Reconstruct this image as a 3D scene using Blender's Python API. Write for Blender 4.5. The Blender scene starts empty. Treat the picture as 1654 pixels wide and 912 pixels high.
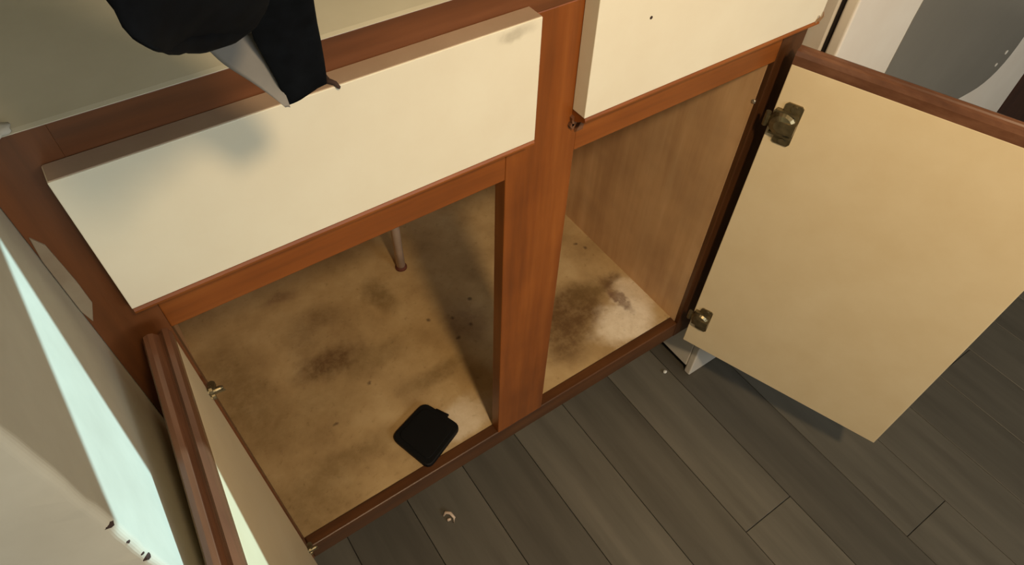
import bpy, bmesh, math, random
from mathutils import Vector, Matrix, noise as mnoise

random.seed(7)
scene = bpy.context.scene
col = scene.collection
ZO = 0.78                      # height of the drawer-front bottoms above the kitchen floor

# ------------------------------------------------------------------ camera
Rw = [[0.8236473068373433, -0.5663775746602594, 0.028662813217725413],
      [-0.4220513029429793, -0.645953689451561, -0.6360947482632204],
      [0.37878465072350126, 0.5118205486358272, -0.7710784100014707]]
cam_d = bpy.data.cameras.new('camera')
cam = bpy.data.objects.new('camera', cam_d)
col.objects.link(cam)
M = Matrix(((Rw[0][0], -Rw[1][0], -Rw[2][0], 0.0517264),
            (Rw[0][1], -Rw[1][1], -Rw[2][1], -0.4103172),
            (Rw[0][2], -Rw[1][2], -Rw[2][2], 0.3937174 + ZO),
            (0, 0, 0, 1)))
cam.matrix_world = M
cam_d.sensor_fit = 'HORIZONTAL'
cam_d.sensor_width = 36.0
cam_d.lens = 1078.068 / 1654 * 36.0
cam_d.clip_start = 0.01
scene.camera = cam

# ------------------------------------------------------------------ world, lights, exposure
world = bpy.data.worlds.new('world')
scene.world = world
world.use_nodes = True
bg = world.node_tree.nodes['Background']
bg.inputs['Color'].default_value = (0.55, 0.75, 0.80, 1)
bg.inputs['Strength'].default_value = 1.0

def light(name, kind, loc, target, energy, color, **kw):
    d = bpy.data.lights.new(name, kind)
    d.energy = energy
    d.color = color
    for k, val in kw.items():
        setattr(d, k, val)
    o = bpy.data.objects.new(name, d)
    col.objects.link(o)
    o.location = (loc[0], loc[1], loc[2] + ZO)
    dv = Vector(target) - Vector(loc)
    o.rotation_euler = dv.to_track_quat('-Z', 'Y').to_euler()
    return o

# the torch held beside the camera
light('torch', 'SPOT', (0.20, -0.80, 0.86), (0.90, -0.20, -0.56), 58.0, (1.0, 0.75, 0.45),
      spot_size=math.radians(103), spot_blend=1.0, shadow_soft_size=0.055)
# grey daylight of an unseen, unbuilt window: area lamp by the wall behind the camera
light('window_daylight', 'AREA', (0.8, -2.58, 0.60), (0.7, 0.0, 0.10), 46.0, (0.90, 0.97, 1.0),
      shape='RECTANGLE', size=1.5, size_y=1.0)
# low sun entering through the wedge gap of the added mask on the right
SUN_DIR = Vector((-1.0, -0.03, -0.34)).normalized()
sun = light('sun', 'SUN', (3, 0, 1), (3 + SUN_DIR.x, SUN_DIR.y, 1 + SUN_DIR.z), 5.0, (0.53, 0.87, 1.0),
            angle=math.radians(0.16))
scene.view_settings.view_transform = 'Standard'
scene.view_settings.look = 'None'
scene.view_settings.gamma = 1.0
scene.view_settings.use_curve_mapping = False
scene.view_settings.exposure = 0.0

# ------------------------------------------------------------------ materials
def lin(r, g, b):
    f = lambda c: (c / 12.92 if c <= 0.04045 else ((c + 0.055) / 1.055) ** 2.4)
    return (f(r / 255), f(g / 255), f(b / 255), 1)

class NT:
    def __init__(self, name):
        self.m = bpy.data.materials.new(name)
        self.m.use_nodes = True
        self.t = self.m.node_tree
        self.b = self.t.nodes['Principled BSDF']
        self.tc = self.t.nodes.new('ShaderNodeTexCoord')
    def n(self, typ, **kw):
        o = self.t.nodes.new(typ)
        for k, val in kw.items():
            setattr(o, k, val)
        return o
    def l(self, a, b):
        self.t.links.new(a, b)
    def mapped(self, scale=(1, 1, 1), src='Object', loc=(0, 0, 0)):
        mp = self.n('ShaderNodeMapping')
        mp.inputs['Scale'].default_value = scale
        mp.inputs['Location'].default_value = loc
        self.l(self.tc.outputs[src], mp.inputs['Vector'])
        return mp.outputs['Vector']
    def noise(self, vec, scale, detail=4, rough=0.55):
        o = self.n('ShaderNodeTexNoise')
        o.inputs['Scale'].default_value = scale
        o.inputs['Detail'].default_value = detail
        o.inputs['Roughness'].default_value = rough
        self.l(vec, o.inputs['Vector'])
        return o
    def ramp(self, fac, stops):
        o = self.n('ShaderNodeValToRGB')
        e = o.color_ramp.elements
        while len(e) < len(stops):
            e.new(0.5)
        for i, (p, c) in enumerate(stops):
            e[i].position = p
            e[i].color = c
        self.l(fac, o.inputs['Fac'])
        return o.outputs['Color']
    def mix(self, fac, a, b, mode='MIX'):
        o = self.n('ShaderNodeMix', data_type='RGBA', blend_type=mode)
        for s, val in ((o.inputs[0], fac), (o.inputs[6], a), (o.inputs[7], b)):
            if hasattr(val, 'is_linked') or isinstance(val, bpy.types.NodeSocket):
                self.l(val, s)
            else:
                s.default_value = val
        return o.outputs[2]
    def math(self, op, a, b=None, c=None):
        o = self.n('ShaderNodeMath', operation=op)
        for i, val in enumerate((a, b, c)):
            if val is None:
                continue
            if isinstance(val, bpy.types.NodeSocket):
                self.l(val, o.inputs[i])
            else:
                o.inputs[i].default_value = val
        return o.outputs[0]
    def bump(self, h, strength=0.2, dist=0.002):
        o = self.n('ShaderNodeBump')
        o.inputs['Strength'].default_value = strength
        o.inputs['Distance'].default_value = dist
        self.l(h, o.inputs['Height'])
        self.l(o.outputs['Normal'], self.b.inputs['Normal'])
    def color(self, c):
        if isinstance(c, bpy.types.NodeSocket):
            self.l(c, self.b.inputs['Base Color'])
        else:
            self.b.inputs['Base Color'].default_value = c
    def set(self, rough=0.5, metal=0.0, spec=0.5):
        self.b.inputs['Roughness'].default_value = rough
        self.b.inputs['Metallic'].default_value = metal
        self.b.inputs['Specular IOR Level'].default_value = spec
        return self.m
    def spot(self, vec, c, r, warp=0.03, wscale=18, soft=0.5, breakup=0.0):
        """soft irregular stain mask around c with radii r (object coordinates)"""
        nz = self.noise(vec, wscale, 4, 0.6)
        sub = self.n('ShaderNodeVectorMath', operation='SUBTRACT')
        self.l(nz.outputs['Color'], sub.inputs[0])
        sub.inputs[1].default_value = (0.5, 0.5, 0.5)
        sc = self.n('ShaderNodeVectorMath', operation='SCALE')
        self.l(sub.outputs[0], sc.inputs[0])
        sc.inputs['Scale'].default_value = warp * 2
        ad = self.n('ShaderNodeVectorMath', operation='ADD')
        self.l(vec, ad.inputs[0]); self.l(sc.outputs[0], ad.inputs[1])
        s2 = self.n('ShaderNodeVectorMath', operation='SUBTRACT')
        self.l(ad.outputs[0], s2.inputs[0])
        s2.inputs[1].default_value = c
        ml = self.n('ShaderNodeVectorMath', operation='MULTIPLY')
        self.l(s2.outputs[0], ml.inputs[0])
        ml.inputs[1].default_value = tuple((1 / q if q else 0) for q in r)
        ln = self.n('ShaderNodeVectorMath', operation='LENGTH')
        self.l(ml.outputs[0], ln.inputs[0])
        mr = self.n('ShaderNodeMapRange', interpolation_type='SMOOTHSTEP')
        mr.inputs['From Min'].default_value = 1.0
        mr.inputs['From Max'].default_value = 1.0 - soft
        self.l(ln.outputs['Value'], mr.inputs['Value'])
        out = mr.outputs['Result']
        if breakup:
            b2 = self.noise(vec, 60, 5, 0.7)
            m2 = self.n('ShaderNodeMapRange')
            m2.inputs['From Min'].default_value = 0.3
            m2.inputs['From Max'].default_value = 0.6
            m2.inputs['To Min'].default_value = 1 - breakup
            self.l(b2.outputs['Fac'], m2.inputs['Value'])
            out = self.math('MULTIPLY', out, m2.outputs['Result'])
        return out

MAT = {}
def wood(name, axis, dark, mid, lite, rough=0.42):
    t = NT(name)
    sc = {'x': (3, 45, 45), 'z': (45, 45, 3), 'y': (45, 3, 45)}[axis]
    vec = t.mapped(sc)
    a = t.noise(vec, 1.0, 6, 0.6)
    c = t.ramp(a.outputs['Fac'], [(0.28, dark), (0.5, mid), (0.72, lite)])
    big = t.noise(t.mapped(), 9, 3, 0.6)
    f = t.ramp(big.outputs['Fac'], [(0.3, (0.82, 0.8, 0.78, 1)), (0.65, (1.05, 1.04, 1.0, 1))])
    t.color(t.mix(1.0, c, f, 'MULTIPLY'))
    t.bump(a.outputs['Fac'], 0.12, 0.001)
    MAT[name] = t.set(rough)
for ax in 'xyz':
    wood('oak_' + ax, ax, lin(110, 59, 20), lin(133, 72, 25), lin(150, 86, 34))
    wood('moulding_' + ax, ax, lin(86, 56, 40), lin(106, 70, 50), lin(126, 88, 66), 0.26)
wood('oak_grimy_z', 'z', lin(84, 50, 26), lin(106, 62, 32), lin(122, 74, 42))  # oak with shade put into its colour, for left stile and top rail
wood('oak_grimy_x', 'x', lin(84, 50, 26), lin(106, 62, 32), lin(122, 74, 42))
wood('oak_worn_x', 'x', lin(62, 36, 16), lin(80, 46, 20), lin(96, 58, 28))  # darker oak tone for the bottom rail
wood('oak_worn_z', 'z', lin(62, 36, 16), lin(80, 46, 20), lin(96, 58, 28))  # right stile: shade of its recess put into the oak colour
wood('dark_wood', 'z', lin(38, 20, 14), lin(58, 32, 22), lin(74, 44, 30), 0.5)
wood('veneer', 'z', lin(190, 150, 110), lin(204, 164, 122), lin(214, 176, 134), 0.55)

def cream(name, base, var, rough=0.45, stains=()):
    t = NT(name)
    v = t.mapped()
    a = t.noise(v, 14, 5, 0.6)
    c = t.ramp(a.outputs['Fac'], [(0.3, var), (0.7, base)])
    for (p, r, cc, s, w) in stains:
        c = t.mix(t.math('MULTIPLY', t.spot(v, p, r, w, 30, 0.7, 0.5), s), c, cc)
    t.color(c)
    f = t.noise(v, 260, 2)
    t.bump(f.outputs['Fac'], 0.04, 0.001)
    MAT[name] = t.set(rough)
cream('laminate', lin(232, 222, 198), lin(227, 215, 190))
cream('laminate_smudged', lin(232, 222, 198), lin(227, 215, 190), 0.45,
      [((0.155, -0.012, 0.054), (0.022, 0.05, 0.008), lin(130, 115, 90), 0.4, 0.01)])
cream('door_inside', lin(228, 208, 170), lin(222, 200, 160))
cream('raw_edge', lin(172, 146, 122), lin(156, 130, 106), 0.7)
cream('counter_top', lin(212, 202, 176), lin(202, 192, 165), 0.5)
cream('plaster', lin(205, 198, 178), lin(192, 184, 164), 0.85)
cream('white_enamel', lin(222, 214, 202), lin(216, 206, 193), 0.28)
cream('scuff', lin(150, 138, 116), lin(120, 100, 78), 0.9)
cream('caulk', lin(196, 192, 180), lin(170, 164, 150), 0.8)
cream('pale_lining', lin(146, 139, 130), lin(120, 114, 105), 0.9)

t = NT('planks')
v = t.mapped((26, 2.2, 26))
oi = t.n('ShaderNodeObjectInfo')
ofs = t.n('ShaderNodeVectorMath', operation='ADD')
sc_ = t.n('ShaderNodeVectorMath', operation='SCALE')
cmb = t.n('ShaderNodeCombineXYZ')
t.l(oi.outputs['Random'], cmb.inputs[0]); t.l(oi.outputs['Random'], cmb.inputs[1])
t.l(cmb.outputs[0], sc_.inputs[0]); sc_.inputs['Scale'].default_value = 40
t.l(v, ofs.inputs[0]); t.l(sc_.outputs[0], ofs.inputs[1])
a = t.noise(ofs.outputs[0], 1.0, 6, 0.6)
c = t.ramp(a.outputs['Fac'], [(0.25, lin(74, 69, 61)), (0.5, lin(88, 83, 74)), (0.75, lin(100, 94, 84))])
rv = t.ramp(oi.outputs['Random'], [(0.0, (0.74, 0.73, 0.72, 1)), (1.0, (1.2, 1.19, 1.16, 1))])
t.color(t.mix(1.0, c, rv, 'MULTIPLY'))
t.bump(a.outputs['Fac'], 0.08, 0.001)
MAT['planks'] = t.set(0.42)

t = NT('subfloor'); t.color(lin(40, 36, 32)); MAT['subfloor'] = t.set(0.9)
t = NT('dark_void'); t.color(lin(46, 38, 30)); MAT['dark_void'] = t.set(0.8)

# stained shelf board at the bottom of the cabinet (object origin at its centre 0.36, 0.28)
t = NT('stained_board')
v = t.mapped((1, 1, 1), 'Object', (0.36, 0.28, 0.0))
a = t.noise(v, 11, 6, 0.62)
fine = t.noise(v, 90, 4, 0.7)
c = t.ramp(a.outputs['Fac'], [(0.28, lin(148, 118, 76)), (0.5, lin(172, 142, 96)), (0.75, lin(190, 162, 116))])
# pale worn paint
for p, r, s in [((0.662, 0.056, 0), (0.085, 0.06, 1), 0.85), ((0.715, 0.10, 0), (0.05, 0.06, 1), 0.6),
                ((0.30, 0.055, 0), (0.10, 0.045, 1), 0.5)]:
    c = t.mix(t.math('MULTIPLY', t.spot(v, p, r, 0.03, 22, 0.6, 0.3), s), c, lin(232, 216, 190))
stain = lin(92, 62, 26)
olive = lin(106, 80, 38)
rust = lin(100, 66, 44)
for p, r, cc, s, so in [
        ((0.172, 0.272, 0), (0.085, 0.045, 1), stain, 0.9, 0.7),
        ((0.195, 0.37, 0), (0.065, 0.05, 1), stain, 0.55, 0.9),
        ((0.15, 0.33, 0), (0.05, 0.10, 1), stain, 0.4, 0.9),
        ((0.24, 0.24, 0), (0.10, 0.04, 1), olive, 0.5, 0.8),
        ((0.31, 0.15, 0), (0.10, 0.03, 1), olive, 0.6, 0.8),
        ((0.313, 0.36, 0), (0.035, 0.06, 1), olive, 0.7, 0.7),
        ((0.13, 0.095, 0), (0.11, 0.035, 1), olive, 0.55, 0.9),
        ((0.15, 0.455, 0), (0.05, 0.02, 1), rust, 0.5, 0.8),
        ((0.60, 0.135, 0), (0.085, 0.07, 1), stain, 0.9, 0.6),
        ((0.545, 0.095, 0), (0.075, 0.085, 1), stain, 0.85, 0.7),
        ((0.645, 0.15, 0), (0.06, 0.04, 1), olive, 0.7, 0.8),
        ((0.70, 0.15, 0), (0.04, 0.025, 1), stain, 0.8, 0.7),
        ((0.69, 0.105, 0), (0.012, 0.05, 1), rust, 0.8, 0.7),
        ((0.42, 0.22, 0), (0.06, 0.09, 1), rust, 0.5, 0.9),
        ((0.02, 0.30, 0), (0.07, 0.20, 1), olive, 0.6, 0.9),
        ((0.04, 0.06, 0), (0.13, 0.10, 1), olive, 0.55, 0.9),
        ((0.10, 0.20, 0), (0.16, 0.10, 1), olive, 0.35, 0.9),
        ((0.36, 0.0, 0), (0.5, 0.012, 1), stain, 0.8, 0.9)]:
    c = t.mix(t.math('MULTIPLY', t.spot(v, p, r, 0.022, 26, so, 0.45), s), c, cc)
# specks of grime
for p in [(0.386, 0.196), (0.40, 0.24), (0.715, 0.243), (0.705, 0.262), (0.735, 0.016), (0.42, 0.21), (0.36, 0.26), (0.45, 0.26), (0.13, 0.16), (0.21, 0.20)]:
    c = t.mix(t.math('MULTIPLY', t.spot(v, (p[0], p[1], 0), (0.006, 0.006, 1), 0.007, 80, 0.9), 0.7), c, lin(60, 38, 22))
sp = t.ramp(fine.outputs['Fac'], [(0.28, (0.62, 0.58, 0.5, 1)), (0.42, (1, 1, 1, 1))])
c = t.mix(0.6, c, t.mix(1.0, c, sp, 'MULTIPLY'))
t.color(c)
t.bump(a.outputs['Fac'], 0.2, 0.002)
MAT['stained_board'] = t.set(0.7)

def plain(name, c, rough, metal=0.0, spec=0.5, nscale=40, amt=0.25):
    t = NT(name)
    v = t.mapped()
    a = t.noise(v, nscale, 4)
    d = (c[0] * (1 - amt), c[1] * (1 - amt), c[2] * (1 - amt), 1)
    t.color(t.ramp(a.outputs['Fac'], [(0.3, d), (0.7, c)]))
    MAT[name] = t.set(rough, metal, spec)
plain('oven_glass', lin(122, 118, 110), 0.22, 0, 0.5, 6, 0.12)
plain('black_gap', lin(24, 14, 12), 0.7)
plain('hinge_brass', lin(150, 136, 104), 0.38, 0.85, 0.5, 90, 0.45)
plain('navy_cloth', lin(15, 18, 22), 0.95, 0, 0.1, 120, 0.5)
plain('black_plastic', lin(11, 11, 11), 0.6, 0, 0.2)
plain('pipe_paint', lin(206, 180, 156), 0.5)
plain('speck_white', lin(226, 222, 214), 0.4)
plain('screw_metal', lin(210, 200, 184), 0.3, 0.8)
plain('chip_dark', lin(60, 42, 34), 0.9)
plain('chip_wood', lin(92, 44, 24), 0.8)
plain('twig', lin(150, 116, 84), 0.6)
plain('shutter', lin(200, 198, 190), 0.7)

# ------------------------------------------------------------------ mesh helpers
def link(name, verts, faces, m, parent=None, bevel=0.0, segs=2, smooth=False, origin=None):
    """verts in place coordinates (z measured from the drawer bottoms)"""
    ws = [Vector((p[0], p[1], p[2] + ZO)) for p in verts]
    if origin is None:
        lo = Vector([min(w[i] for w in ws) for i in range(3)])
        hi = Vector([max(w[i] for w in ws) for i in range(3)])
        o = (lo + hi) / 2
    else:
        o = Vector((origin[0], origin[1], origin[2] + ZO))
    me = bpy.data.meshes.new(name)
    me.from_pydata([tuple(w - o) for w in ws], [], faces)
    bm = bmesh.new(); bm.from_mesh(me)
    bmesh.ops.recalc_face_normals(bm, faces=bm.faces)
    if bevel:
        ed = [e for e in bm.edges if len(e.link_faces) == 2 and e.calc_face_angle(0) > 0.6]
        bmesh.ops.bevel(bm, geom=ed, offset=bevel, segments=segs, profile=0.5, affect='EDGES')
    if smooth:
        for f in bm.faces:
            f.smooth = True
    bm.to_mesh(me); bm.free()
    me.materials.append(MAT[m])
    ob = bpy.data.objects.new(name, me)
    col.objects.link(ob)
    ob.location = o
    if parent:
        par_w = Vector((0, 0, 0))
        p = parent
        while p:
            par_w += p.location
            p = p.parent
        ob.parent = parent
        ob.location = o - par_w
    return ob

def boxvf(x0, x1, y0, y1, z0, z1):
    v = [(x, y, z) for x in (x0, x1) for y in (y0, y1) for z in (z0, z1)]
    f = [(0, 1, 3, 2), (4, 6, 7, 5), (0, 4, 5, 1), (2, 3, 7, 6), (0, 2, 6, 4), (1, 5, 7, 3)]
    return v, f
def box(name, x0, x1, y0, y1, z0, z1, m, parent=None, bevel=0.0, **kw):
    v, f = boxvf(x0, x1, y0, y1, z0, z1)
    return link(name, v, f, m, parent, bevel, **kw)
def join(*vf):
    V, F = [], []
    for v, f in vf:
        k = len(V)
        V += list(v); F += [tuple(i + k for i in q) for q in f]
    return V, F
def extrude(profile, fn, a, b):
    """profile = closed list of 2-D points, fn(p, s) -> 3-D point, from s=a to s=b"""
    n = len(profile)
    V = [fn(p, a) for p in profile] + [fn(p, b) for p in profile]
    F = [(i, (i + 1) % n, n + (i + 1) % n, n + i) for i in range(n)]
    F += [tuple(range(n)), tuple(range(2 * n - 1, n - 1, -1))]
    return V, F
def tube(path, r, k=10, caps=True):
    V, F = [], []
    pts = [Vector(p) for p in path]
    up = Vector((0.31, 0.9, 0.2))
    for i, p in enumerate(pts):
        d = (pts[min(i + 1, len(pts) - 1)] - pts[max(i - 1, 0)]).normalized()
        a = d.cross(up).normalized(); b = d.cross(a)
        rr = r[i] if isinstance(r, (list, tuple)) else r
        for j in range(k):
            t_ = 2 * math.pi * j / k
            V.append(tuple(p + a * (rr * math.cos(t_)) + b * (rr * math.sin(t_))))
    for i in range(len(pts) - 1):
        for j in range(k):
            F.append((i * k + j, i * k + (j + 1) % k, (i + 1) * k + (j + 1) % k, (i + 1) * k + j))
    if caps:
        F += [tuple(range(k)), tuple(range(len(V) - 1, len(V) - 1 - k, -1))]
    return V, F
def empty(name, loc, label, cat, group=None):
    o = bpy.data.objects.new(name, None)
    col.objects.link(o)
    o.empty_display_size = 0.05
    o.location = (loc[0], loc[1], loc[2] + ZO)
    tag(o, label, cat, group)
    return o
def tag(o, label, cat, group=None):
    o['label'] = label; o['category'] = cat
    if group:
        o['group'] = group
    return o
def struct(o):
    o['kind'] = 'structure'
    return o

FL = -0.78
CEIL = 1.67
XR, YF, XL, YB = 2.9, -2.6, -1.6, 0.62
XW = -0.0315         # face of the plaster return beside the cabinet
YC = -0.217          # its outer corner

# ------------------------------------------------------------------ room shell
floor = struct(box('floor', XL - 0.1, XR + 0.1, YF - 0.1, YB + 0.1, FL - 0.06, FL - 0.008, 'subfloor'))
PW, PL = 0.1165, 1.22
PM = {}
def plank_mesh(L):
    key = round(L, 3)
    if key not in PM:
        pv, pf = boxvf(-PW / 2 + 0.0005, PW / 2 - 0.0005, -L / 2 + 0.0005, L / 2 - 0.0005, -0.004, 0.004)
        pm = bpy.data.meshes.new('plank')
        pm.from_pydata(pv, [], pf)
        bm = bmesh.new(); bm.from_mesh(pm)
        bmesh.ops.recalc_face_normals(bm, faces=bm.faces)
        bmesh.ops.bevel(bm, geom=[e for e in bm.edges if e.verts[0].co.z > 0 and e.verts[1].co.z > 0], offset=0.0008, segments=1, affect='EDGES')
        bm.to_mesh(pm); bm.free()
        pm.materials.append(MAT['planks'])
        PM[key] = pm
    return PM[key]
i0 = int((XL - 0.418) / PW)
i1 = int((XR - 0.418) / PW) - 1
stag = [0.0, 0.47, 0.83, 0.25, 0.66]
for i in range(i0, i1 + 1):
    xc = 0.418 + (i + 0.5) * PW
    cuts = [YF]
    y = YF + PL * (0.2 + 0.8 * stag[i % 5])
    while y < YB - 0.12:
        cuts.append(y); y += PL
    cuts.append(YB)
    for a, b in zip(cuts, cuts[1:]):
        o = bpy.data.objects.new('plank', plank_mesh(b - a))
        col.objects.link(o)
        o.parent = floor
        o.location = Vector((xc, (a + b) / 2, FL - 0.004 + ZO)) - floor.location

struct(box('ceiling', XL - 0.1, XR + 0.1, YF - 0.1, YB + 0.1, CEIL, CEIL + 0.08, 'plaster'))
struct(box('wall_back', XL - 0.1, XR + 0.1, YB, YB + 0.1, FL - 0.06, CEIL, 'plaster'))
struct(box('wall_front', XL - 0.1, XR + 0.1, YF - 0.1, YF, FL - 0.06, CEIL, 'plaster'))
struct(box('wall_far', XL - 0.1, XL, YF, YB, FL - 0.06, CEIL, 'plaster'))

# plaster return on the left: subdivided corner with a chipped, wavy arris
def wall_return():
    nz = 260
    z0, z1 = FL - 0.01, CEIL
    prof_n = 7
    V, F = [], []
    r = 0.004
    for k in range(nz + 1):
        z = z0 + (z1 - z0) * k / nz
        w = mnoise.noise(Vector((0.3, 1.7, z * 38))) * 0.0009 + mnoise.noise(Vector((5.3, 0.7, z * 120))) * 0.0005
        rr = r + abs(mnoise.noise(Vector((2.0, 9.0, z * 60)))) * 0.002
        ring = [(-0.75, YB), (XW, YB), (XW, YC + rr + 0.012)]
        for a in range(prof_n):
            t_ = (math.pi / 2) * a / (prof_n - 1)
            ring.append((XW - rr + rr * math.cos(t_) + w, YC + rr - rr * math.sin(t_) + w))
        ring += [(XW - rr - 0.012, YC), (-0.75, YC)]
        V += [(p[0], p[1], z) for p in ring]
    n = prof_n + 5
    for k in range(nz):
        for i in range(n):
            F.append((k * n + i, k * n + (i + 1) % n, (k + 1) * n + (i + 1) % n, (k + 1) * n + i))
    F += [tuple(range(n)), tuple(range(len(V) - 1, len(V) - 1 - n, -1))]
    return link('wall_left', V, F, 'plaster')
wl = struct(wall_return())
# broken spots of plaster along the arris
for (y, z, s) in [(-0.2165, 0.073, 0.0034), (-0.2175, 0.052, 0.002), (-0.2175, 0.028, 0.003), (-0.218, 0.034, 0.0018), (-0.2165, 0.125, 0.0016)]:
    V, F = [], []
    bm = bmesh.new(); bmesh.ops.create_icosphere(bm, subdivisions=2, radius=s)
    for q in bm.verts:
        q.co *= 1 + 0.35 * mnoise.noise(q.co * 900 + Vector((z * 50, 0, 0)))
    V = [(XW - 0.0028 + q.co.x * 0.8, y + 0.0022 + q.co.y * 0.8, z + q.co.z) for q in bm.verts]
    F = [tuple(w.index for w in f.verts) for f in bm.faces]
    bm.free()
    link('plaster_chip', V, F, 'chip_dark', wl)

# right wall, out of view, its opening masked down to a wedge of sun
def sun_to_right(y, z):                 # point of the plaster return traced back to the right wall
    s = (XR - XW) / -SUN_DIR.x
    return (y - SUN_DIR.y * s, z - SUN_DIR.z * s)
apex = sun_to_right(-0.040, 0.128)
up = sun_to_right(-0.40, 0.020)
lo = sun_to_right(-0.165, -0.10)
lo2 = sun_to_right(-0.30, -0.36)
cy, cz = apex[0] - 0.2, apex[1] - 0.15
wy0, wy1, wz0, wz1 = up[0] - 0.0, apex[0] + 0.12, lo2[1] - 0.06, apex[1] + 0.12
v1, f1 = boxvf(XR, XR + 0.1, YF, wy0, FL - 0.06, CEIL)
v2, f2 = boxvf(XR, XR + 0.1, wy1, YB, FL - 0.06, CEIL)
v3, f3 = boxvf(XR, XR + 0.1, wy0, wy1, FL - 0.06, wz0)
v4, f4 = boxvf(XR, XR + 0.1, wy0, wy1, wz1, CEIL)
V, F = join((v1, f1), (v2, f2), (v3, f3), (v4, f4))
struct(link('wall_right', V, F, 'plaster'))
# two added leaves, cut to shape the sun patch on the plaster return
def mask_leaf(poly):
    V, F = extrude(poly, lambda p, s: (s, p[0], p[1]), XR + 0.002, XR + 0.018)
    return V, F
la = mask_leaf([apex, (wy1, apex[1] + 0.02), (wy1, wz0), (lo2[0] - 0.01, wz0), lo2, lo])
lb = mask_leaf([apex, (wy1, apex[1] + 0.02), (wy1, wz1), (wy0, wz1), up])
V, F = join(la, lb)
mask_ob = struct(link('window_1', V, F, 'shutter'))
e = 0.03
V, F = join(boxvf(XR - 0.015, XR, wy0 - e, wy0, wz0 - e, wz1 + e), boxvf(XR - 0.015, XR, wy1, wy1 + e, wz0 - e, wz1 + e),
            boxvf(XR - 0.015, XR, wy0, wy1, wz0 - e, wz0), boxvf(XR - 0.015, XR, wy0, wy1, wz1, wz1 + e))
link('window_frame', V, F, 'white_enamel', mask_ob)

# ------------------------------------------------------------------ base cabinet
X0, X1 = XW + 0.0005, 0.786            # frame ends
SL, SR = 0.014, 0.741                  # opening ends
CL, CR = 0.3415, 0.428                 # centre stile
ZT, ZOP, ZB, ZBB = 0.146, -0.0556, -0.600, -0.642
FT = 0.019
cab = empty('base_cabinet', ((X0 + X1) / 2, 0.28, FL), 'oak-framed sink cabinet with cream drawer fronts and both doors swung open', 'cabinet')
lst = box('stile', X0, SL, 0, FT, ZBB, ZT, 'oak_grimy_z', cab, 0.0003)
box('stile', CL, CR, 0, FT, ZB, 0.1135, 'oak_z', cab, 0.0012)
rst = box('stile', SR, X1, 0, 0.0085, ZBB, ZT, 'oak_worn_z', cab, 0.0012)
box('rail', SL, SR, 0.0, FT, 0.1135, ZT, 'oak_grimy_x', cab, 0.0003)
box('rail', SL, CL, 0.0003, FT, ZOP, 0.018, 'oak_x', cab, 0.0012)
box('rail', CR, SR, 0.0003, FT, ZOP, 0.018, 'oak_x', cab, 0.0012)
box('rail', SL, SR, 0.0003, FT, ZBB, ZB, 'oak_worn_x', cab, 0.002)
box('side_panel', X0, -0.020, FT, 0.56, ZBB, ZT - 0.019, 'veneer', cab)
box('side_panel', 0.7404, 0.757, 0.0085, 0.56, ZBB, ZT - 0.019, 'veneer', cab)
box('back_panel', -0.020, 0.7415, 0.56, 0.566, ZBB, ZT - 0.019, 'veneer', cab)
box('bottom_board', -0.020, 0.7415, FT, 0.56, ZB - 0.016, ZB, 'stained_board', cab, origin=(0.36, 0.28, ZB))
box('toe_kick', X0, X1, 0.075, 0.09, FL, ZBB, 'dark_void', cab)

# drawer fronts: cream slabs with raw top edge and an oak finger pull along the bottom
def drawer_front(x0, x1, m):
    z1 = 0.1215
    o = box('drawer_front', x0, x1, -FT, -0.0005, 0.0, z1, m, cab, 0.0006)
    box('edge_band', x0 + 0.0008, x1 - 0.0008, -FT + 0.001, -0.001, z1 - 0.0004, z1 + 0.0006, 'raw_edge', o)
    prof = [(-0.0190, -0.0002), (-0.0200, -0.0025), (-0.0198, -0.0045), (-0.0180, -0.0060), (-0.0140, -0.0070), (-0.0100, -0.0100), (-0.0060, -0.0120), (-0.0005, -0.0125), (-0.0005, -0.0002)]
    V, F = extrude(prof, lambda p, s: (s, p[0], p[1]), x0 + 0.0005, x1 - 0.0005)
    link('finger_pull', V, F, 'oak_x', o)
    return o
d1 = drawer_front(0.0, 0.360, 'laminate_smudged')
d2 = drawer_front(0.4191, 0.7691, 'laminate')
V, F = tube([(0.484, -FT - 0.0004, 0.085), (0.484, -FT + 0.002, 0.085)], 0.0016, 10)
link('screw_hole', V, F, 'chip_dark', d2)
# splintered corner under the right drawer front
for k, (x, z, w, h, a) in enumerate([(0.4215, -0.011, 0.012, 0.012, 0.4), (0.430, -0.022, 0.008, 0.012, -0.3), (0.4185, -0.018, 0.006, 0.008, 0.9)]):
    ca, sa = math.cos(a), math.sin(a)
    q = [(-w / 2, -h / 2), (w / 2, -h / 3), (w / 3, h / 2), (-w / 4, h / 3)]
    V, F = extrude([(x + p[0] * ca - p[1] * sa, z + p[0] * sa + p[1] * ca) for p in q], lambda p, s: (p[0], s, p[1]), -0.004, 0.001)
    link('splinter', V, F, 'moulding_x', cab)
for k in range(2):
    x = 0.7665 - k * 0.006
    V, F = tube([(x, -0.0195, -0.001), (x + 0.002, -0.0215, 0.006), (x + 0.001, -0.0205, 0.011 - k * 0.003)], [0.0012, 0.001, 0.0004], 6)
    link('splinter', V, F, 'twig', d2)
# pale smear of paint on the left stile by the wall
pts = [(-0.0285, 0.076), (-0.0235, 0.066), (-0.0215, 0.029), (-0.0215, 0.004), (-0.0285, -0.014), (-0.0308, 0.000), (-0.0308, 0.016), (-0.0308, 0.055)]
V, F = extrude(pts, lambda p, s: (p[0], s, p[1]), -0.0016, 0.0004)
link('paint_smear', V, F, 'scuff', cab, 0.0005)
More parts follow.
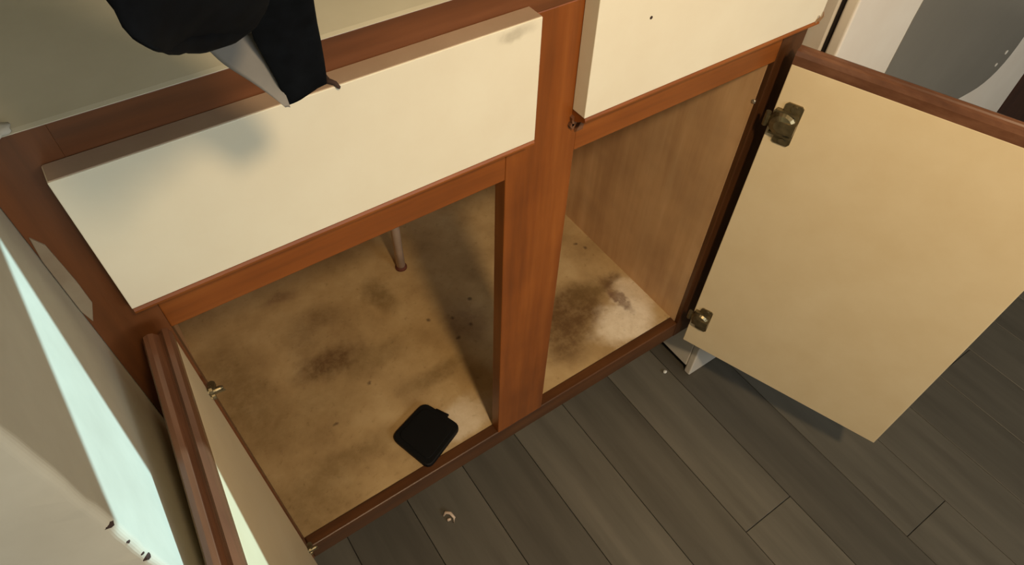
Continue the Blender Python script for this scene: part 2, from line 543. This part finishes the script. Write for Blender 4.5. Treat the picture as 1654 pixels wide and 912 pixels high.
# tiny screw heads
def screw(p, axis, r, par):
    bm = bmesh.new(); bmesh.ops.create_uvsphere(bm, u_segments=10, v_segments=6, radius=r)
    V = [(p[0] + q.co.x * (0.5 if axis == 'x' else 1), p[1] + q.co.y * (0.5 if axis == 'y' else 1), p[2] + q.co.z) for q in bm.verts]
    F = [tuple(w.index for w in f.verts) for f in bm.faces]
    bm.free()
    return link('screw', V, F, 'screw_metal', par, smooth=True)
screw((SR - 0.0008, 0.009, -0.118), 'x', 0.0032, cab)
screw((-0.019, 0.34, -0.594), 'x', 0.004, cab)

# doors
DT, DL = 0.0185, 0.354
DZ0, DZ1 = -0.624, -0.047
def door(hx, hy, ex, ey, nx, ny, lbl):
    """hinge corner of the inner face, unit vector along the door, unit vector from inner to outer face"""
    W = lambda u, n, z: (hx + ex * u + nx * n, hy + ey * u + ny * n, z)
    ring = [(0, 0), (DL, 0), (DL, DT), (0, DT)]
    V = [W(u, n, z) for z in (DZ0, DZ1) for (u, n) in ring]
    F = [(0, 1, 2, 3), (4, 7, 6, 5)] + [(i, (i + 1) % 4, 4 + (i + 1) % 4, 4 + i) for i in range(4)]
    d = link('door', V, F, 'door_inside', cab, 0.0008)
    d['label'] = lbl
    prof = [(0.0, DZ1), (-0.0006, DZ1 + 0.012), (0.0010, DZ1 + 0.0175), (0.0045, DZ1 + 0.0190), (0.0068, DZ1 + 0.0150), (0.0085, DZ1 + 0.0135),
            (0.0102, DZ1 + 0.0150), (0.0118, DZ1 + 0.0175), (0.0150, DZ1 + 0.0185), (0.0186, DZ1 + 0.0170), (0.0205, DZ1 + 0.0120), (0.0200, DZ1 + 0.006), (DT, DZ1)]
    V, F = extrude(prof, lambda p, s: W(s, p[0], p[1]), 0.0, DL)
    m = link('finger_pull', V, F, 'moulding_x' if abs(ex) > abs(ey) else 'moulding_y', d)
    # wooden edge banding on the free edge
    return d, W
def hinge(d, W, zc, s=1.0):
    # mounting plate with rounded ears, domed cup cover and knuckle, seen on the inner face
    def slab(poly, n0, n1):
        return extrude(poly, lambda p, q: W(p[0], q, p[1]), n0, n1)
    h, w0, w1 = 0.029 * s, 0.012 * s, 0.035 * s
    plate = [(w0, zc - h), (w0 + 0.003, zc - h - 0.002), (w1 - 0.003, zc - h - 0.002), (w1, zc - h + 0.002), (w1, zc + h - 0.002), (w1 - 0.003, zc + h + 0.001),
             (w0 + 0.003, zc + h + 0.001), (w0, zc + h - 0.002), (w0, zc + 0.018 * s), (w0 - 0.003, zc + 0.017 * s), (w0 - 0.003, zc - 0.017 * s), (w0, zc - 0.018 * s)]
    parts = [slab(plate, -0.0022, 0.0005)]
    # dome towards the hinge edge
    rings = []
    R_ = 0.0175 * s
    for lay, (rf, nn) in enumerate([(1.0, 0.0), (0.97, -0.006), (0.8, -0.0105), (0.45, -0.0125)]):
        rings.append([(0.0165 * s + rf * R_ * math.cos(2 * math.pi * k / 22) * 1.02, zc + rf * R_ * math.sin(2 * math.pi * k / 22), nn) for k in range(22)])
    V = [W(p[0], p[2], p[1]) for rg in rings for p in rg]
    F = [(a * 22 + k, a * 22 + (k + 1) % 22, (a + 1) * 22 + (k + 1) % 22, (a + 1) * 22 + k) for a in range(3) for k in range(22)]
    F += [tuple(range(66, 88)), tuple(range(21, -1, -1))]
    parts.append((V, F))
    # spring arm across and raised ribs
    arm = [(w0 + 0.004, zc - 0.008 * s), (w1, zc - 0.008 * s), (w1, zc + 0.008 * s), (w0 + 0.004, zc + 0.008 * s)]
    parts.append(slab(arm, -0.0135, -0.002))
    for q in (-1, 1):
        rib = [(0.004 * s, zc + q * 0.0165 * s - 0.0015), (w1 - 0.002, zc + q * 0.0165 * s - 0.0015), (w1 - 0.002, zc + q * 0.0165 * s + 0.0015), (0.004 * s, zc + q * 0.0165 * s + 0.0015)]
        parts.append(slab(rib, -0.0065, 0.0))
        parts.append(tube([W(0.024 * s, -0.0015, zc + q * 0.0245 * s), W(0.024 * s, -0.0042, zc + q * 0.0245 * s)], 0.0042, 10))
    # knuckle reaching to the frame
    parts.append(tube([W(-0.004, -0.004, zc - 0.010 * s), W(-0.004, -0.004, zc + 0.010 * s)], 0.0036, 10))
    knk = [(-0.006, zc - 0.005 * s), (0.006, zc - 0.006 * s), (0.006, zc + 0.006 * s), (-0.006, zc + 0.005 * s)]
    parts.append(slab(knk, -0.0065, -0.0015))
    V, F = join(*parts)
    o = link('hinge', V, F, 'hinge_brass', d)
    o['label'] = 'tarnished metal hinge'
    return o
A = 0.350
dr, WR = door(0.741, -0.022, math.sin(A), -math.cos(A), math.cos(A), math.sin(A), 'right door, open with its cream inside showing')
hinge(dr, WR, -0.124, 1.0)
hinge(dr, WR, -0.545, 0.92)
B = 0.0765
dlf, WLf = door(SL, -0.022, -math.sin(B), -math.cos(B), -math.cos(B), math.sin(B), 'left door, folded back against the plaster wall')
hinge(dlf, WLf, -0.124, 0.17)
hinge(dlf, WLf, -0.545, 0.17)

# ------------------------------------------------------------------ worktop
V, F = extrude([(-0.0001, ZT + 0.0001), (-0.0001, ZT + 0.0005), (0.004, ZT + 0.0011), (YB - 0.001, ZT + 0.0012), (YB - 0.001, ZT - 0.018), (0.0197, ZT - 0.018), (0.0197, ZT + 0.0001)],
               lambda p, s: (s, p[0], p[1]), XW + 0.0005, 0.786)
wt = link('worktop', V, F, 'counter_top')
tag(wt, 'cream laminate worktop on top of the oak cabinet frame', 'countertop')
bm = bmesh.new(); bmesh.ops.create_icosphere(bm, subdivisions=3, radius=1.0)
V = []
for q in bm.verts:
    k = 1 + 0.35 * mnoise.noise(q.co * 2.3)
    V.append((-0.017 + q.co.x * 0.014 * k, 0.002 + q.co.y * 0.008 * k, ZT + 0.003 + q.co.z * 0.004 * k))
F = [tuple(w.index for w in f.verts) for f in bm.faces]
bm.free()
link('caulk', V, F, 'caulk', wt, smooth=True)

# ------------------------------------------------------------------ dark cloth hanging from a hook on the plaster return
def sheet(rows, thick, sub=2):
    """rows of control points -> smooth thick sheet (verts, faces)"""
    nr, nc = len(rows), len(rows[0])
    def cr(p0, p1, p2, p3, t_):
        return 0.5 * ((2 * p1) + (p2 - p0) * t_ + (2 * p0 - 5 * p1 + 4 * p2 - p3) * t_ * t_ + (3 * p1 - p0 - 3 * p2 + p3) * t_ ** 3)
    def curve(ps, n):
        ps = [Vector(p) for p in ps]
        out = []
        for i in range(len(ps) - 1):
            a, b, c_, d_ = ps[max(i - 1, 0)], ps[i], ps[i + 1], ps[min(i + 2, len(ps) - 1)]
            for k in range(n):
                out.append(cr(a, b, c_, d_, k / n))
        out.append(ps[-1])
        return out
    R1 = [curve(r, 4) for r in rows]
    G = [curve([r[k] for r in R1], 4) for k in range(len(R1[0]))]
    nu, nv = len(G), len(G[0])
    top, bot = [], []
    for i in range(nu):
        for j in range(nv):
            du = G[min(i + 1, nu - 1)][j] - G[max(i - 1, 0)][j]
            dv = G[i][min(j + 1, nv - 1)] - G[i][max(j - 1, 0)]
            n_ = du.cross(dv)
            n_ = n_.normalized() if n_.length > 1e-12 else Vector((0, -1, 0))
            w = 0.0012 * mnoise.noise(G[i][j] * 70)
            top.append(tuple(G[i][j] + n_ * w)); bot.append(tuple(G[i][j] - n_ * thick + n_ * w))
    V = top + bot
    N = nu * nv
    F = []
    for i in range(nu - 1):
        for j in range(nv - 1):
            a, b, c_, d_ = i * nv + j, i * nv + j + 1, (i + 1) * nv + j + 1, (i + 1) * nv + j
            F += [(a, b, c_, d_), (N + d_, N + c_, N + b, N + a)]
    rim = [j for j in range(nv)] + [i * nv + nv - 1 for i in range(1, nu)] + [(nu - 1) * nv + j for j in range(nv - 2, -1, -1)] + [i * nv for i in range(nu - 2, 0, -1)]
    for k in range(len(rim)):
        a, b = rim[k], rim[(k + 1) % len(rim)]
        F.append((a, N + a, N + b, b))
    return V, F
CAM = Vector((0.0517264, -0.4103172, 0.3937174))
def at(px, py, y):
    """place on the vertical plane y that the photograph shows at (px, py)"""
    a, b = (px - 827) / 1078.068, (py - 456) / 1078.068
    d = Vector([Rw[0][i] * a + Rw[1][i] * b + Rw[2][i] for i in range(3)])
    return CAM + d * ((y - CAM.y) / d.y)
HOOK = Vector((0.012, -0.150, 0.600))
def sleeve(secs, tail, k=26):
    """flattened cloth tube: secs = (left end, right end, half thickness)"""
    V, F = [], []
    allsec = list(secs)
    A0, B0, t0 = secs[-1]
    for i in range(1, tail + 1):
        f = i / tail
        f2 = f * f * (3 - 2 * f)
        m0 = (A0 + B0) / 2
        m = m0.lerp(HOOK, f) ; m.z = m0.z + (HOOK.z - m0.z) * f
        m.x = m0.x + (HOOK.x - m0.x) * f2
        h = (B0 - A0) / 2 * (1 - f * 0.7)
        allsec.append((m - h, m + h, t0 * (1 - f * 0.5)))
    for (A_, B_, th) in allsec:
        c_ = (A_ + B_) / 2; h = (B_ - A_) / 2
        for j in range(k):
            a = 2 * math.pi * j / k
            p = c_ + h * math.cos(a) + Vector((0.12, 0.72, -0.68)) * (th * math.sin(a))
            p += Vector((0, 1, 0)) * 0.0022 * mnoise.noise(p * 90)
            V.append(tuple(p))
    n = len(allsec)
    for i in range(n - 1):
        for j in range(k):
            F.append((i * k + j, i * k + (j + 1) % k, (i + 1) * k + (j + 1) % k, (i + 1) * k + j))
    F += [tuple(range(k)), tuple(range(n * k - 1, n * k - 1 - k, -1))]
    return V, F
YT = -0.135
ts = [((465, 172), (527, 134), YT, .0015), ((456, 153), (526, 118), YT, .004), ((447, 132), (524, 98), YT - .002, .006), ((428, 98), (518, 66), YT - .006, .007),
      ((410, 64), (512, 36), YT - .012, .008), ((398, 20), (507, 0), YT - .02, .009), ((390, -40), (500, -55), YT - .03, .010)]
tongue = sleeve([(at(*a, y), at(*b, y), th) for a, b, y, th in ts], 8)
YLB = -0.245
ls = [((262, 81), (296, 80), YLB, .002), ((246, 79), (318, 79), YLB, .006), ((232, 73), (345, 73), YLB, .010), ((213, 61), (385, 60), YLB, .014), ((196, 42), (415, 38), YLB, .017),
      ((183, 15), (435, 10), YLB, .019), ((160, -14), (440, -18), YLB, .020), ((120, -32), (440, -40), YLB, .020), ((70, -60), (440, -75), YLB, .020), ((50, -100), (440, -120), YLB, .018)]  # top rows, out of view, widened to shade the drawer front's upper left
lobe = sleeve([(at(*a, y), at(*b, y + 0.06), th) for a, b, y, th in ls], 8)
V, F = join(tongue, lobe, tube([(XW + 0.0008, HOOK.y, HOOK.z + 0.012), (HOOK.x - 0.01, HOOK.y, HOOK.z + 0.006), tuple(HOOK), (HOOK.x + 0.004, HOOK.y, HOOK.z + 0.02)], 0.003, 8))
cloth = link('cloth', V, F, 'navy_cloth', smooth=True)
tag(cloth, 'near-black dark cloth hanging in front of the worktop, above the left drawer front', 'cloth')
def lrow(y, *px):
    return [tuple(at(*q, y)) for q in px]
lining = sheet([lrow(YT - 0.004, (336, 80), (372, 58), (412, 50)),
                lrow(YT - 0.003, (360, 102), (398, 84), (432, 84)),
                lrow(YT - 0.001, (404, 130), (428, 114), (448, 118)),
                lrow(YT, (440, 156), (450, 148), (460, 150)),
                lrow(YT, (459, 171), (463, 170), (467, 171))], 0.0012)
link('lining', lining[0], lining[1], 'pale_lining', cloth, smooth=True)['label'] = 'pale grey lining edge'
# broken clip beside the tip of the cloth
V, F = join(tube([(0.178, -0.012, 0.1235), (0.181, -0.016, 0.1245), (0.1830, -0.0190, 0.1240), (0.1842, -0.0208, 0.1215), (0.1850, -0.0215, 0.1212)], [0.0016, 0.0018, 0.0016, 0.0014, 0.001], 8),
            boxvf(0.176, 0.182, -0.013, -0.006, 0.1223, 0.1245))
clip = link('clip', V, F, 'chip_dark', None, smooth=True)
tag(clip, 'tiny brown hooked clip on the drawer front edge beside the cloth', 'clip')

# ------------------------------------------------------------------ things inside the cabinet
def rounded_poly(pts, r, n=5):
    out = []
    for i in range(len(pts)):
        p0, p1, p2 = Vector(pts[i - 1]), Vector(pts[i]), Vector(pts[(i + 1) % len(pts)])
        a = (p0 - p1).normalized(); b = (p2 - p1).normalized()
        A_, B_ = p1 + a * r, p1 + b * r
        for k in range(n + 1):
            t_ = k / n
            q = A_ * (1 - t_) ** 2 + p1 * 2 * t_ * (1 - t_) + B_ * t_ ** 2
            out.append((q.x, q.y))
    return out
poly = rounded_poly([(0.192, 0.086), (0.216, 0.006), (0.296, 0.040), (0.268, 0.112)], 0.014)
poly.reverse()
body = extrude(poly, lambda p, s: (p[0], p[1], s), ZB + 0.0005, ZB + 0.010)
V, F = body
blk = link('black_tray', V, F, 'black_plastic', None, 0.002)
tag(blk, 'flat black rounded-square plastic tray lying on the stained cabinet floor', 'tray')
inner = [((p[0] - 0.244) * 0.8 + 0.244, (p[1] - 0.061) * 0.8 + 0.061) for p in poly]
V, F = extrude(inner, lambda p, s: (p[0], p[1], s), ZB + 0.0095, ZB + 0.0115)
link('tray_lid', V, F, 'black_plastic', blk, 0.0006)
V, F = tube([(0.288, 0.070, ZB + 0.003), (0.277, 0.090, ZB + 0.003)], 0.0038, 8)
link('side_tab', V, F, 'black_plastic', blk)

pp = empty('supply_pipe', (0.380, 0.399, ZB), 'thin pale water pipe rising from the stained cabinet floor', 'pipe')
V, F = tube([(0.380, 0.399, ZB + 0.002), (0.379, 0.400, -0.45), (0.374, 0.402, -0.25), (0.372, 0.404, 0.05)], 0.0085, 14)
link('pipe', V, F, 'pipe_paint', pp, smooth=True)
V, F = tube([(0.380, 0.399, ZB + 0.0005), (0.380, 0.399, ZB + 0.004), (0.380, 0.399, ZB + 0.007)], [0.0115, 0.0115, 0.009], 16)
link('collar', V, F, 'chip_wood', pp)

# ------------------------------------------------------------------ crumbs on the kitchen floor
V, F = join(tube([(0.224, -0.006, FL + 0.003), (0.230, -0.004, FL + 0.007), (0.236, -0.010, FL + 0.008), (0.238, -0.020, FL + 0.005), (0.233, -0.026, FL + 0.003)], [0.0015, 0.003, 0.003, 0.0025, 0.0015], 8),
            tube([(0.226, -0.016, FL + 0.003), (0.232, -0.018, FL + 0.004)], [0.003, 0.002], 7))
tag(link('curled_scrap', V, F, 'pipe_paint', None, smooth=True), 'small curled pale scrap on the floor below the cabinet', 'scrap')
bm = bmesh.new(); bmesh.ops.create_icosphere(bm, subdivisions=2, radius=0.0045)
V = [(0.756 + q.co.x, -0.003 + q.co.y * 0.8, FL + 0.0035 + q.co.z * (0.7 + 0.3 * mnoise.noise(q.co * 400))) for q in bm.verts]
F = [tuple(w.index for w in f.verts) for f in bm.faces]
bm.free()
tag(link('crumb', V, F, 'speck_white'), 'tiny white crumb on the dark floor near the white stove corner', 'crumb')

# ------------------------------------------------------------------ white stove to the right
SX0, SX1 = 0.792, 1.552
st = empty('stove', ((SX0 + SX1) / 2, 0.27, FL), 'white enamel stove with grey oven window behind the open right door', 'stove')
box('body', SX0, SX1, -0.021, 0.585, FL + 0.02, 0.14, 'white_enamel', st, 0.002)
box('gasket', SX0 + 0.004, SX1 - 0.004, -0.0285, -0.0205, -0.52, 0.094, 'black_gap', st)
od = box('oven_door', SX0, SX1, -0.044, -0.028, -0.51, 0.094, 'white_enamel', st, 0.003, segs=3)
wy = rounded_poly([(0.945, -0.285), (1.405, -0.285), (1.405, 0.05), (0.945, 0.05)], 0.085, 8)
V, F = extrude(wy, lambda p, s: (p[0], s, p[1]), -0.0448, -0.0400)
link('oven_window', V, F, 'oven_glass', od)
# pale discs painted as glints of reflection in the window corner
for k, (x, z, r) in enumerate([(1.368, -0.222, 0.0040), (1.358, -0.243, 0.0034)]):
    V, F = tube([(x, -0.0455, z), (x, -0.0445, z)], r, 8)
    link('speck', V, F, 'speck_white', od)
V, F = join(tube([(0.86, -0.085, 0.076), (1.484, -0.085, 0.076)], 0.009, 12), tube([(0.88, -0.085, 0.076), (0.88, -0.043, 0.076)], 0.007, 10), tube([(1.464, -0.085, 0.076), (1.464, -0.043, 0.076)], 0.007, 10))
link('oven_handle', V, F, 'white_enamel', od, smooth=True)
dw = box('storage_drawer', SX0, SX1, -0.036, -0.021, FL + 0.001, -0.525, 'white_enamel', st, 0.003, segs=3)
box('control_panel', SX0, SX1, -0.040, -0.020, 0.100, 0.14, 'white_enamel', st, 0.003)
box('cooktop', SX0 - 0.0, SX1 + 0.0, -0.035, 0.585, 0.1405, 0.155, 'white_enamel', st, 0.003)
for k in range(4):
    x = 0.90 + k * 0.18
    V, F = tube([(x, -0.0405, 0.120), (x, -0.062, 0.120)], [0.017, 0.015], 16)
    link('knob', V, F, 'black_plastic', st)

# ------------------------------------------------------------------ dark cabinet beyond the stove
nb = empty('dark_cabinet', (1.90, 0.26, FL), 'dark brown wooden cabinet front just beyond the white stove', 'cabinet')
box('body', 1.562, 2.25, -0.02, 0.60, FL + 0.001, 0.13, 'dark_wood', nb, 0.002)
for k in range(2):
    x = 1.585 + k * 0.33
    d = box('door', x, x + 0.31, -0.038, -0.0205, FL + 0.10, -0.05, 'dark_wood', nb, 0.003)
    V, F = tube([(x + 0.02, -0.0385, -0.11), (x + 0.02, -0.06, -0.11)], [0.008, 0.013], 12)
    link('knob', V, F, 'hinge_brass', d)
